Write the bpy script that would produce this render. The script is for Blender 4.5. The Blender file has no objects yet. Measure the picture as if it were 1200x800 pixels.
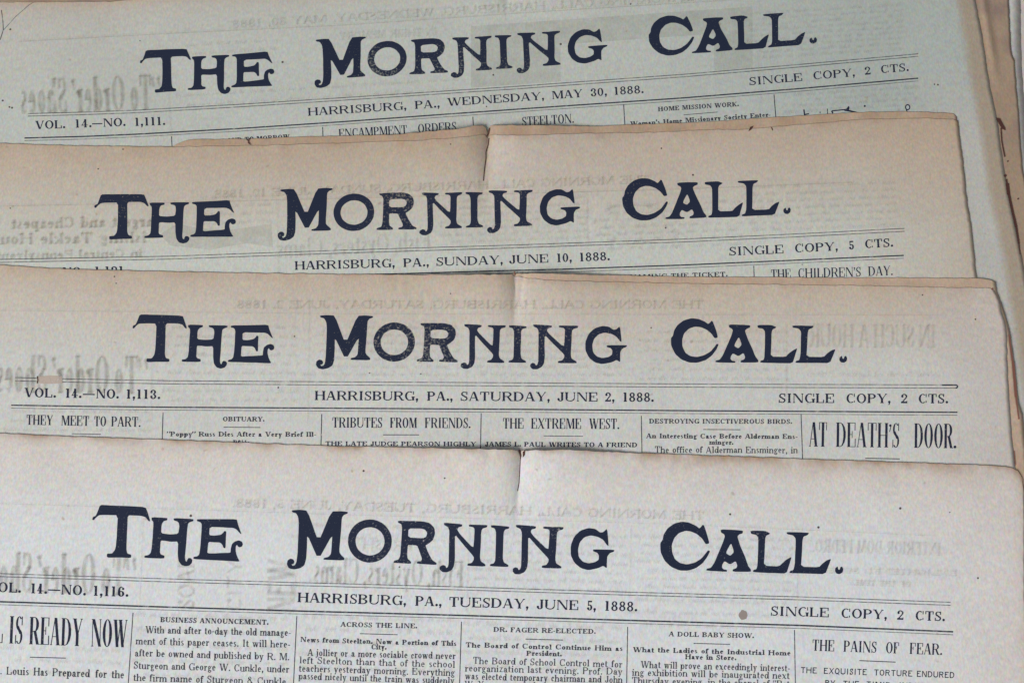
import bpy, bmesh, math, random
import numpy as np
from mathutils import Vector, noise
from mathutils.geometry import tessellate_polygon

sc = bpy.context.scene
C = sc.collection
rnd = random.Random(5)

# ------------------------------------------------------------------ camera
F = 1167.0                      # focal length in units of 1/1200 of the picture width
TH = math.radians(12.06)        # leaning back from straight down
DIST = 0.4375
ct, st_ = math.cos(TH), math.sin(TH)
CAM = Vector((0.0, -DIST * st_, DIST * ct))
cam_data = bpy.data.cameras.new("camera")
cam_data.sensor_width = 36.0
cam_data.lens = 36.0 * F / 1200.0
cam_data.clip_start = 0.02
cam_data.clip_end = 50.0
cam = bpy.data.objects.new("camera", cam_data)
C.objects.link(cam)
cam.location = CAM
cam.rotation_euler = (TH, 0, 0)
sc.camera = cam

# ------------------------------------------------------------------ light
w = bpy.data.worlds.new("World")
sc.world = w
w.use_nodes = True
bg = w.node_tree.nodes["Background"]
bg.inputs[0].default_value = (0.93, 0.97, 1.0, 1)
bg.inputs[1].default_value = 0.285

def area(name, loc, target, size, power, col):
    d = bpy.data.lights.new(name, 'AREA')
    d.shape = 'SQUARE'
    d.size = size
    d.energy = power
    d.color = col
    o = bpy.data.objects.new(name, d)
    C.objects.link(o)
    o.location = loc
    o.rotation_euler = (Vector(target) - Vector(loc)).to_track_quat('-Z', 'Y').to_euler()
    return o

area("window_light", (-4.6, -3.6, 3.55), (0, 0, 0), 3.2, 660.0, (1.0, 1.0, 0.985))

sc.view_settings.view_transform = 'Standard'
sc.view_settings.look = 'None'
sc.view_settings.exposure = 0.0
sc.view_settings.gamma = 1.0
sc.cycles.transparent_max_bounces = 48
sc.cycles.filter_width = 1.5

# ------------------------------------------------------------------ geometry helpers
MM = 0.001

def to_world(x, y, z):
    """a point measured on the table plane, lifted to height z"""
    dx = (x - 600.0) / F
    dy = (400.0 - y) / F
    dz = dy * st_ - ct
    t = (CAM.z - z) / (-dz)
    return (CAM.x + dx * t, CAM.y + (dy * ct + st_) * t, z)

def interp(poly):
    xs = [p[0] for p in poly]
    ys = [p[1] for p in poly]
    return lambda x: float(np.interp(x, xs, ys))

def n2(x, y, s, o=0.0):
    return noise.noise(Vector((x / s, y / s, o)))

def lerp3(a, b, t):
    t = max(0.0, min(1.0, t))
    return (a[0] + (b[0] - a[0]) * t, a[1] + (b[1] - a[1]) * t, a[2] + (b[2] - a[2]) * t)

# ------------------------------------------------------------------ materials
def nodes_of(m):
    m.use_nodes = True
    nt = m.node_tree
    return nt, nt.nodes, nt.links, nt.nodes["Principled BSDF"]

def paper_material(name, grain=0.5):
    m = bpy.data.materials.new(name)
    nt, N, L, b = nodes_of(m)
    at = N.new("ShaderNodeAttribute")
    at.attribute_name = "paper_tone"
    tc = N.new("ShaderNodeTexCoord")
    def nz(scale, detail, rough, sy=1.0):
        n = N.new("ShaderNodeTexNoise")
        n.inputs["Scale"].default_value = scale
        n.inputs["Detail"].default_value = detail
        n.inputs["Roughness"].default_value = rough
        mpn = N.new("ShaderNodeMapping")
        mpn.inputs["Scale"].default_value = (1.0, sy, 1.0)
        L.new(tc.outputs["Object"], mpn.inputs["Vector"])
        L.new(mpn.outputs[0], n.inputs["Vector"])
        return n
    def scaled(node, lo, hi, f0=0.3, f1=0.7):
        r = N.new("ShaderNodeMapRange")
        r.inputs["From Min"].default_value = f0
        r.inputs["From Max"].default_value = f1
        r.inputs["To Min"].default_value = lo
        r.inputs["To Max"].default_value = hi
        L.new(node.outputs["Fac"], r.inputs["Value"])
        return r
    fine = scaled(nz(1150, 3, 0.7, 0.5), 1 - 0.21 * grain, 1 + 0.21 * grain)
    mid = scaled(nz(330, 3, 0.6), 1 - 0.085 * grain, 1 + 0.085 * grain)
    big = scaled(nz(38, 4, 0.6), 0.965, 1.03)
    m1 = N.new("ShaderNodeMath"); m1.operation = 'MULTIPLY'
    L.new(fine.outputs[0], m1.inputs[0]); L.new(mid.outputs[0], m1.inputs[1])
    m2 = N.new("ShaderNodeMath"); m2.operation = 'MULTIPLY'
    L.new(m1.outputs[0], m2.inputs[0]); L.new(big.outputs[0], m2.inputs[1])
    mx = N.new("ShaderNodeVectorMath"); mx.operation = 'SCALE'
    L.new(at.outputs["Color"], mx.inputs[0]); L.new(m2.outputs[0], mx.inputs["Scale"])
    # coloured fibres: the pulp holds pinkish and greenish threads
    hn = nz(800, 2, 0.7, 0.55)
    cr = N.new("ShaderNodeValToRGB")
    cr.color_ramp.elements[0].position = 0.32
    cr.color_ramp.elements[0].color = (1.10, 0.935, 0.985, 1)
    cr.color_ramp.elements[1].position = 0.68
    cr.color_ramp.elements[1].color = (0.915, 1.06, 1.015, 1)
    L.new(hn.outputs["Fac"], cr.inputs[0])
    mp = N.new("ShaderNodeMapping")
    mp.inputs["Location"].default_value = (0.31, 0.17, 0.0)
    mp.inputs["Scale"].default_value = (1.0, 0.55, 1.0)
    L.new(tc.outputs["Object"], mp.inputs["Vector"])
    yn = N.new("ShaderNodeTexNoise"); yn.inputs["Scale"].default_value = 620; yn.inputs["Detail"].default_value = 2
    L.new(mp.outputs[0], yn.inputs["Vector"])
    yr = N.new("ShaderNodeValToRGB")
    yr.color_ramp.elements[0].position = 0.32
    yr.color_ramp.elements[0].color = (1.03, 1.03, 0.90, 1)
    yr.color_ramp.elements[1].position = 0.68
    yr.color_ramp.elements[1].color = (0.97, 0.97, 1.10, 1)
    L.new(yn.outputs["Fac"], yr.inputs[0])
    my = N.new("ShaderNodeVectorMath"); my.operation = 'MULTIPLY'
    L.new(cr.outputs[0], my.inputs[0]); L.new(yr.outputs[0], my.inputs[1])
    mm = N.new("ShaderNodeVectorMath"); mm.operation = 'MULTIPLY'
    L.new(mx.outputs[0], mm.inputs[0]); L.new(my.outputs[0], mm.inputs[1])
    # foxing: sparse tiny brown specks
    fx = nz(210, 1, 0.4)
    fr = scaled(fx, 0.0, 0.45, 0.765, 0.82)
    mxc = N.new("ShaderNodeMix"); mxc.data_type = 'RGBA'
    L.new(fr.outputs[0], mxc.inputs[0])
    L.new(mm.outputs[0], mxc.inputs[6])
    mxc.inputs[7].default_value = (0.30, 0.19, 0.12, 1)
    L.new(mxc.outputs[2], b.inputs["Base Color"])
    b.inputs["Roughness"].default_value = 0.85
    b.inputs["Specular IOR Level"].default_value = 0.18
    bp = N.new("ShaderNodeBump")
    bp.inputs["Strength"].default_value = 0.16
    bp.inputs["Distance"].default_value = 0.00025
    L.new(nz(700, 4, 0.65).outputs["Fac"], bp.inputs["Height"])
    L.new(bp.outputs[0], b.inputs["Normal"])
    return m

def ink_material(name, col, alpha, wear_lo, wear_hi, scale=900.0, patch=0.0):
    """printing ink: thin, dropping out where the type did not bite"""
    m = bpy.data.materials.new(name)
    nt, N, L, b = nodes_of(m)
    out = N["Material Output"]
    b.inputs["Base Color"].default_value = (*col, 1)
    b.inputs["Roughness"].default_value = 0.75
    b.inputs["Specular IOR Level"].default_value = 0.12
    tc = N.new("ShaderNodeTexCoord")
    n = N.new("ShaderNodeTexNoise")
    n.inputs["Scale"].default_value = scale
    n.inputs["Detail"].default_value = 3
    n.inputs["Roughness"].default_value = 0.65
    L.new(tc.outputs["Object"], n.inputs["Vector"])
    src = n.outputs["Fac"]
    if patch:
        p = N.new("ShaderNodeTexNoise")
        p.inputs["Scale"].default_value = 24
        p.inputs["Detail"].default_value = 2
        L.new(tc.outputs["Object"], p.inputs["Vector"])
        a = N.new("ShaderNodeMath"); a.operation = 'MULTIPLY_ADD'
        L.new(p.outputs["Fac"], a.inputs[0]); a.inputs[1].default_value = patch
        L.new(src, a.inputs[2])
        src = a.outputs[0]
    r = N.new("ShaderNodeMapRange")
    r.inputs["From Min"].default_value = wear_lo
    r.inputs["From Max"].default_value = wear_hi
    r.inputs["To Min"].default_value = alpha
    r.inputs["To Max"].default_value = alpha * 0.30
    L.new(src, r.inputs["Value"])
    tr = N.new("ShaderNodeBsdfTransparent")
    ms = N.new("ShaderNodeMixShader")
    L.new(r.outputs[0], ms.inputs[0])
    L.new(tr.outputs[0], ms.inputs[1])
    L.new(b.outputs[0], ms.inputs[2])
    L.new(ms.outputs[0], out.inputs["Surface"])
    return m

M_PAPER = paper_material("newsprint_paper")
M_TITLE = ink_material("masthead_ink", (0.016, 0.022, 0.046), 0.97, 0.86, 1.06, 1100, 0.5)
M_TITLE_WORN = ink_material("worn_masthead_ink", (0.018, 0.024, 0.050), 0.95, 0.90, 1.10, 900, 0.72)
M_INK = ink_material("text_ink", (0.018, 0.021, 0.045), 0.97, 0.55, 0.80, 900)
M_FINE = ink_material("body_ink", (0.034, 0.034, 0.052), 0.87, 0.50, 0.76, 800)
M_RULE = ink_material("rule_ink", (0.030, 0.036, 0.055), 0.88, 0.50, 0.74, 420)
M_THIN = ink_material("hairline_ink", (0.045, 0.05, 0.065), 0.66, 0.46, 0.70, 300)
M_GHOST = ink_material("show_through_ink", (0.22, 0.19, 0.13), 0.066, 0.38, 0.70, 200)
M_FAINT = ink_material("faint_show_through_ink", (0.25, 0.22, 0.17), 0.042, 0.38, 0.68, 180)
M_TINT = ink_material("tint", (0.27, 0.27, 0.18), 0.15, 0.35, 0.75, 120)
M_TEAR_SHADE = ink_material("brittle_edge_and_gap_shade", (0.075, 0.03, 0.026), 0.92, 0.60, 0.85, 500)  # brittle edge brown, also painting the dark gaps between leaves
M_REDEDGE = ink_material("red_brown_edge", (0.21, 0.085, 0.065), 0.85, 0.6, 0.9, 500)  # red-brown edge colour, also standing in for shade in the slits
M_SPECK = ink_material("speck", (0.10, 0.075, 0.07), 0.85, 0.6, 0.9, 600)
M_PATCH = ink_material("abraded_paper", (0.58, 0.46, 0.39), 0.70, 0.48, 0.72, 420)
M_SPOT = ink_material("brown_spot", (0.33, 0.27, 0.245), 0.80, 0.55, 0.9, 500)

SOFT = (M_GHOST, M_FAINT)

def table_material():
    m = bpy.data.materials.new("table_wood")
    nt, N, L, b = nodes_of(m)
    tc = N.new("ShaderNodeTexCoord")
    wv = N.new("ShaderNodeTexWave"); wv.inputs["Scale"].default_value = 9
    wv.inputs["Distortion"].default_value = 6; wv.inputs["Detail"].default_value = 3
    L.new(tc.outputs["Object"], wv.inputs["Vector"])
    cr = N.new("ShaderNodeValToRGB")
    cr.color_ramp.elements[0].color = (0.16, 0.09, 0.05, 1)
    cr.color_ramp.elements[1].color = (0.26, 0.16, 0.09, 1)
    L.new(wv.outputs["Fac"], cr.inputs[0]); L.new(cr.outputs[0], b.inputs["Base Color"])
    b.inputs["Roughness"].default_value = 0.5
    return m

# ------------------------------------------------------------------ table
bm = bmesh.new()
bmesh.ops.create_cube(bm, size=1.0)
for v in bm.verts:
    v.co.x *= 1.5; v.co.y = v.co.y * 1.2 - 0.1; v.co.z = v.co.z * 0.03 - 0.015
bmesh.ops.bevel(bm, geom=bm.edges[:], offset=0.004, segments=2, affect='EDGES')
me = bpy.data.meshes.new("table_top"); bm.to_mesh(me); bm.free()
me.materials.append(table_material())
o = bpy.data.objects.new("table_top", me); C.objects.link(o); o["kind"] = "structure"

# ------------------------------------------------------------------ type: a small "modern" roman built from strokes
class Face:
    def __init__(s, st, hr, sf, ball=1.0):
        s.st, s.hr, s.sf, s.ball = st, hr, sf, ball

WID = dict(A=.74, B=.70, C=.70, D=.76, E=.68, F=.64, G=.76, H=.80, I=.40, J=.52, K=.78, L=.64, M=.94, N=.80, O=.76,
           P=.66, Q=.76, R=.76, S=.56, T=.70, U=.78, V=.74, W=1.06, X=.76, Y=.74, Z=.64,
           a=.50, b=.54, c=.45, d=.54, e=.47, f=.34, g=.50, h=.57, i=.30, j=.28, k=.55, l=.30, m=.84, n=.57, o=.51, p=.54,
           q=.54, r=.42, s=.40, t=.36, u=.57, v=.53, w=.76, x=.54, y=.53, z=.46)
WID.update({'0': .54, '1': .46, '2': .52, '3': .52, '4': .55, '5': .52, '6': .53, '7': .50, '8': .54, '9': .53,
            '.': .26, ',': .26, '-': .34, '_': .85, "'": .22, '"': .40, '&': .76, ' ': .36, '=': 0.10})
XH = 0.66

def glyph(ch, W, f):
    """polygons of one character; cap height 1, widths scaled by W but stems kept"""
    P = []
    st, hr, sf = f.st, f.hr, f.sf
    adv = WID[ch] * W
    pad = 0.05 * W
    l, r = pad, adv - pad
    c = adv / 2
    def box(x0, y0, x1, y1): P.append([(x0, y0), (x1, y0), (x1, y1), (x0, y1)])
    def V(x, y0, y1, wd=None):
        wd = wd or st
        box(x - wd / 2, y0, x + wd / 2, y1)
    def serif(x, y, up, wd=None, lt=1, rt=1):
        if not sf: return
        wd = wd or st
        y1 = y + hr if up else y - hr
        box(x - wd / 2 - sf * lt, min(y, y1), x + wd / 2 + sf * rt, max(y, y1))
    def stem(x, y0, y1, wd=None, b=True, t=True, **k):
        V(x, y0, y1, wd)
        if b: serif(x, y0, True, wd, **k)
        if t: serif(x, y1, False, wd, **k)
    def D(x0, y0, x1, y1, wd): P.append([(x0 - wd / 2, y0), (x0 + wd / 2, y0), (x1 + wd / 2, y1), (x1 - wd / 2, y1)])
    def ring(cx, cy, rx, ry, a0=0, a1=360, s=None, h=None, n=14):
        s = st if s is None else s
        h = hr if h is None else h
        ix, iy = max(rx - s, rx * .12), max(ry - h, ry * .2)
        k = max(3, int(n * abs(a1 - a0) / 360))
        for i in range(k):
            t0 = math.radians(a0 + (a1 - a0) * i / k); t1 = math.radians(a0 + (a1 - a0) * (i + 1) / k)
            P.append([(cx + rx * math.cos(t0), cy + ry * math.sin(t0)), (cx + rx * math.cos(t1), cy + ry * math.sin(t1)),
                      (cx + ix * math.cos(t1), cy + iy * math.sin(t1)), (cx + ix * math.cos(t0), cy + iy * math.sin(t0))])
    def ball(x, y, q=None):
        q = (q or st * .55) * f.ball
        P.append([(x + q * math.cos(k * math.pi / 4), y + q * math.sin(k * math.pi / 4)) for k in range(8)])
    ls, rs = l + st / 2 + sf * .6, r - st / 2 - sf * .6
    hs = hr if f.ball else st * .85
    if ch == 'A':
        D(l + sf, 0, c - st * .25, 1, hs * 1.15); D(r - st / 2 - sf * .5, 0, c, 1, st)
        box(l + (c - l) * .32, .30, r - (r - c) * .35, .30 + hr); serif(l + sf, 0, True, hr); serif(r - st / 2 - sf * .5, 0, True)
    elif ch in 'BPR':
        stem(ls, 0, 1, rt=.3)
        x0 = ls
        if ch == 'B':
            box(x0, 1 - hr, c, 1); box(x0, .5, c, .5 + hr); box(x0, 0, c, hr)
            ring(c, .76, r - c - .02 * W, .24, -90, 90); ring(c, .265, r - c, .265, -90, 90)
        else:
            box(x0, 1 - hr, c, 1); box(x0, .46, c, .46 + hr)
            ring(c, .73, r - c - (.04 * W if ch == 'R' else 0), .27, -90, 90)
            if ch == 'R':
                D(r - st * .55, 0, c + .02 * W, .5, st); serif(r - st * .4, 0, True, st, lt=.2, rt=.6)
    elif ch in 'CG':
        ring(c, .5, c - l, .51, 52, 308 if ch == 'C' else 300)
        box(r - hr * 1.2 - .03 * W, .66, r - .03 * W, 1.0)
        if ch == 'C': box(r - hr * 1.2 - .03 * W, .06, r - .03 * W, .26)
        else: V(r - st * .6, .02, .44); serif(r - st * .6, .44, False)
    elif ch == 'D':
        stem(ls, 0, 1, rt=.2); m = l + (r - l) * .42
        box(ls, 1 - hr, m, 1); box(ls, 0, m, hr); ring(m, .5, r - m, .5, -90, 90)
    elif ch in 'EFL':
        stem(ls, 0, 1, rt=(1 if ch != 'E' else .3))
        e = r - .02 * W
        if ch != 'L':
            box(ls, 1 - hr, e, 1); box(ls, .5, e - .2 * W, .5 + hr)
            if sf: box(e - hr * 1.3, .68, e, 1); box(e - .2 * W - hr, .37, e - .2 * W, .66)
        if ch != 'F':
            box(ls, 0, r, hr)
            if sf: box(r - hr * 1.3, 0, r, .34)
    elif ch == 'H':
        stem(ls, 0, 1); stem(rs, 0, 1); box(ls, .48, rs, .48 + hr)
    elif ch == 'I': stem(c, 0, 1)
    elif ch == 'J':
        stem(r - st * .6 - sf * .5, .22, 1, b=False); ring((l + r - sf * .5) / 2, .24, (r - l - sf * .5) / 2, .25, 180, 360); ball(l + st * .5, .24)
    elif ch == 'K':
        stem(ls, 0, 1); D(ls, .38, r - sf * 1.4, 1, hs * 1.2); D(r - st * .7, 0, c - .06 * W, .6, st)
        serif(r - sf * 1.4, 1, False, hr); serif(r - st * .7, 0, True)
    elif ch == 'M':
        D(l + sf + hr * .5, 0, l + sf + hr * .5, 1, hs); serif(l + sf + hr * .5, 0, True, hr)
        D(c, 0.02, l + sf + hr + st * .3, 1, st); D(c, 0.02, rs - st * .35, 1, hs * 1.1); stem(rs, 0, 1); serif(l + sf + st * .4, 1, False, st)
    elif ch == 'N':
        a = l + sf + hr * .5; b_ = r - sf - hr * .5
        V(a, 0, 1, hs); V(b_, 0, 1, hs); D(b_ - hr * .3, 0, a + st * .3, 1, st)
        serif(a, 0, True, hr); serif(b_, 1, False, hr); serif(a, 1, False, hr, rt=.2)
    elif ch in 'OQ':
        ring(c, .5, c - l, .51, n=18)
        if ch == 'Q': D(r - .02 * W, -.14, c, .22, st * .8)
    elif ch == 'S':
        q = (r - l) / 2
        ring(c, .745, q * .92, .265, 40, 270, st * .75, hr * 1.1); ring(c, .265, q, .275, -140, 90, st * .75, hr * 1.1)
        D(c + q * .5, .36, c - q * .5, .66, st * .95)
        box(r - hr * 1.3 - .02 * W, .68, r - .02 * W, 1.0); box(l, 0, l + hr * 1.3, .32)
    elif ch == 'T':
        stem(c, 0, 1, t=False); box(l, 1 - hr, r, 1)
        if sf: box(l, .68, l + hr * 1.2, 1); box(r - hr * 1.2, .68, r, 1)
    elif ch == 'U':
        b_ = r - sf - hr * .5
        stem(ls, .28, 1, b=False); V(b_, .28, 1, hs); serif(b_, 1, False, hr)
        x0, x1 = ls - st / 2, b_ + hs / 2
        ring((x0 + x1) / 2, .3, (x1 - x0) / 2, .31, 180, 360, (st + hs) / 2, hr * 1.2)
    elif ch in 'VY':
        yb = 0 if ch == 'V' else .42
        D(c, yb, l + st * .5 + sf * .6, 1, st); D(c + st * .2, yb, r - sf, 1, hs * 1.15)
        serif(l + st * .5 + sf * .6, 1, False); serif(r - sf, 1, False, hr)
        if ch == 'Y': stem(c, 0, .46, t=False)
    elif ch == 'W':
        q = (r - l)
        D(l + q * .30, 0, l + st * .5 + sf * .6, 1, st); D(l + q * .32, 0, l + q * .52, 1, hs * 1.1)
        D(l + q * .70, 0, l + q * .50, 1, st); D(l + q * .72, 0, r - sf, 1, hs * 1.1)
        serif(l + st * .5 + sf * .6, 1, False); serif(l + q * .5, 1, False); serif(r - sf, 1, False, hr)
    elif ch == 'X':
        D(r - st * .6 - sf * .5, 0, l + st * .6 + sf * .5, 1, st); D(l + sf, 0, r - sf, 1, hs * 1.2)
        serif(r - st * .6 - sf * .5, 0, True); serif(l + st * .6 + sf * .5, 1, False); serif(l + sf, 0, True, hr); serif(r - sf, 1, False, hr)
    elif ch == 'Z':
        D(l + st * .5, 0, r - st * .5, 1, st); box(l, 1 - hr, r, 1); box(l, 0, r, hr)
    # ---- lower case
    elif ch in 'acdegoq':
        ro = (c - l)
        if ch == 'o': ring(c, XH / 2, ro, XH / 2 + .01)
        elif ch == 'c': ring(c, XH / 2, ro, XH / 2 + .01, 45, 315); ball(r - st * .6, XH * .74)
        elif ch == 'e': ring(c, XH / 2, ro, XH / 2 + .01, 0, 318); box(l + st * .5, XH * .5, r, XH * .5 + hr)
        elif ch == 'a':
            V(r - st * .9, .04, XH * .7); ring(c - .02 * W, XH * .68, ro * .78, XH * .33, 0, 165); ball(l + st * .7, XH * .72)
            ring(c - .04 * W, XH * .26, ro * .86, XH * .28, 60, 360); box(r - st, 0, r + .03 * W, hr)
        elif ch == 'd':
            ring(c - .03 * W, XH / 2, ro * .95, XH / 2 + .01); V(r - st * .5, 0, 1); box(r - st - sf, 1 - hr, r, 1); box(r - st * .5, 0, r + sf, hr)
        elif ch == 'q':
            ring(c - .03 * W, XH / 2, ro * .95, XH / 2 + .01); stem(r - st * .5, -.28, XH, t=False)
        elif ch == 'g':
            ring(c - .03 * W, XH * .66, ro * .8, XH * .34, s=st * .85); ring(c, -.09, ro * .95, .19, s=st * .7, h=hr * 1.3); D(c - .08 * W, .06, l + st * .7, .24, st * .7); ball(r, XH * .93, st * .4)
    elif ch in 'bp':
        ro = (c - l)
        if ch == 'b': V(l + st * .5, 0, 1); box(l - sf * .8, 1 - hr, l + st * .5, 1)
        else: stem(l + st * .5, -.28, XH, t=False); box(l - sf * .8, XH - hr, l + st * .5, XH)
        ring(c + .03 * W, XH / 2, ro * .95, XH / 2 + .01)
    elif ch in 'hnmu':
        a = l + st * .5
        if ch == 'u':
            V(a, XH * .2, XH); b_ = r - st * .6
            stem(b_, 0, XH, t=False, lt=0); box(l - sf * .8, XH - hr, a, XH); box(b_ - st * .5 - sf, XH - hr, b_, XH)
            ring((l + b_) / 2, XH * .3, (b_ - l) / 2 + .01, XH * .31, 180, 320)
        else:
            stem(a, 0, 1 if ch == 'h' else XH, t=False); top = 1 if ch == 'h' else XH
            box(l - sf * .8, top - hr, a, top)
            legs = [r - st * .55] if ch != 'm' else [(l + r) / 2 + .01, r - st * .55]
            prev = a
            for g_ in legs:
                stem(g_, 0, XH * .7, t=False)
                ring((prev + g_ + st * .5) / 2, XH * .66, (g_ + st * .5 - prev) / 2, XH * .35, 0, 165)
                prev = g_
    elif ch in 'ijl1':
        top = {'i': XH, 'j': XH, 'l': 1, '1': 1}[ch]
        if ch == 'j': V(c, -.18, XH); ball(c - st, -.2); box(c - st * .5 - sf, XH - hr, c, XH)
        else: V(c, 0, top); serif(c, 0, True); box(c - st * .5 - max(sf, hr), top - hr * 1.4, c, top)
        if ch in 'ij': ball(c, .89, st * .62)
    elif ch == 'f':
        stem(c - .03 * W, 0, .8, t=False); box(l - .03 * W, XH - hr, r, XH); ring(c + .07 * W, .8, .10 * W + st * .5, .2, 20, 180); ball(r, .86, st * .5)
    elif ch == 't':
        V(c - .03 * W, .08, .86); box(l - .02 * W, XH - hr, r, XH); ring(c + .06 * W, .12, .09 * W + st * .5, .13, 180, 330)
    elif ch == 'r':
        stem(l + st * .7, 0, XH, t=False); box(l - sf * .6, XH - hr, l + st * .5, XH); D(l + st * .8, XH * .66, r - st * .3, XH * .96, st * .8); ball(r - st * .3, XH * .84)
    elif ch == 's':
        q = (r - l) / 2
        ring(c, XH * .75, q * .92, XH * .26, 30, 270, st * .75, hr * 1.2); ring(c, XH * .26, q, XH * .27, -150, 90, st * .75, hr * 1.2)
        D(c + q * .45, XH * .36, c - q * .45, XH * .66, st * .85)
    elif ch in 'vy':
        D(c, 0, l + st * .6, XH, st); D(c + st * .1, 0, r - hr, XH, hs * 1.2)
        serif(l + st * .6, XH, False); serif(r - hr, XH, False, hr)
        if ch == 'y': D(l + st, -.26, c + st * .1, .04, hs * 1.2); ball(l + st, -.22)
    elif ch == 'w':
        q = r - l
        D(l + q * .30, 0, l + st * .6, XH, st); D(l + q * .32, 0, l + q * .5, XH, hs); D(l + q * .70, 0, l + q * .50, XH, st); D(l + q * .72, 0, r - hr, XH, hs)
        serif(l + st * .6, XH, False); serif(r - hr, XH, False, hr); serif(l + q * .5, XH, False)
    elif ch == 'x':
        D(r - st * .6, 0, l + st * .6, XH, st); D(l + sf, 0, r - sf, XH, hs * 1.2); serif(r - st * .6, 0, True); serif(l + st * .6, XH, False)
    elif ch == 'k':
        stem(l + st * .5, 0, 1, t=False); box(l - sf * .8, 1 - hr, l + st * .5, 1); D(l + st, .24, r - sf, XH, hs * 1.2); D(r - st * .6, 0, c - .05 * W, XH * .62, st); serif(r - st * .6, 0, True); serif(r - sf, XH, False, hr)
    elif ch == 'z':
        D(l + st * .5, 0, r - st * .5, XH, st * .8); box(l, XH - hr, r, XH); box(l, 0, r, hr)
    # ---- figures
    elif ch == '0': ring(c, .5, c - l, .51, s=st * .9)
    elif ch == '2':
        ring(c, .73, c - l, .27, -20, 175, st * .8, hr * 1.2); D(l + st * .4, .06, r - st * .4, .64, st * .7); box(l, 0, r, st * .75); ball(l + st * .6, .72)
        box(r - hr, 0, r, .26)
    elif ch == '3':
        ring(c, .75, (c - l) * .9, .25, -90, 160, st * .85, hr * 1.2); ring(c, .265, c - l, .275, -160, 90, st * .9, hr * 1.2); ball(l + st * .6, .74); ball(l + st * .6, .24)
    elif ch == '4':
        V(r - st * 1.3, 0, 1); D(l + hr, .28, r - st * 1.3, 1, hs); box(l, .24, r, .24 + hr); serif(r - st * 1.3, 0, True)
    elif ch == '5':
        ring(c, .30, c - l, .31, -160, 120, st * .9, hr * 1.2); V(l + hr * 2, .45, 1, hr * 1.2); box(l + hr * 1.4, 1 - st * .7, r - .04, 1); ball(l + st * .6, .2)
    elif ch == '6': ring(c, .5, c - l, .51, 60, 270); ring(c, .28, c - l, .29); ball(r - st * .6, .78)
    elif ch == '7': D(c - st * .2, 0, r - st * .3, .95, st * .9); box(l, 1 - st * .8, r, 1)
    elif ch == '8': ring(c, .745, (c - l) * .88, .26, s=st * .8, h=hr * 1.2); ring(c, .27, c - l, .28, s=st * .85, h=hr * 1.2)
    elif ch == '9': ring(c, .72, c - l, .29); ring(c, .5, c - l, .51, -120, 90); ball(l + st * .6, .2)
    elif ch == '.': ball(c, st * .55, st * .62)
    elif ch == ',': ball(c, st * .55, st * .62); D(c - st * .2, -.18, c + st * .3, st * .5, hr * 1.6)
    elif ch == '-': box(l, .30, r, .30 + max(hr, .1))
    elif ch == '_': box(0, .34, adv, .34 + hr * 1.5)
    elif ch == "'": ball(c, .9, st * .55); D(c - st * .3, .64, c + st * .3, .9, hr * 1.4)
    elif ch == '"':
        for x in (c - st * .8, c + st * .8): ball(x, .9, st * .5); D(x - st * .3, .64, x + st * .2, .9, hr * 1.4)
    elif ch == '&':
        ring(c - .05 * W, .76, .14 * W + st * .3, .24, s=st * .7); ring(c - .06 * W, .27, .24 * W, .28, 40, 360, st * .8); D(r - st * .4, 0, l + .16 * W, .8, st * .9)
    return P, adv

DATE = Face(.225, .080, .070)
COND = Face(.150, .048, .040)
TALL = Face(.098, .024, .028)
BOLD = Face(.290, .120, .085)
BODY = Face(.165, .085, .060)
SANS = Face(.150, .135, 0.0, 0.0)
GHO = Face(.105, .045, .020)

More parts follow.
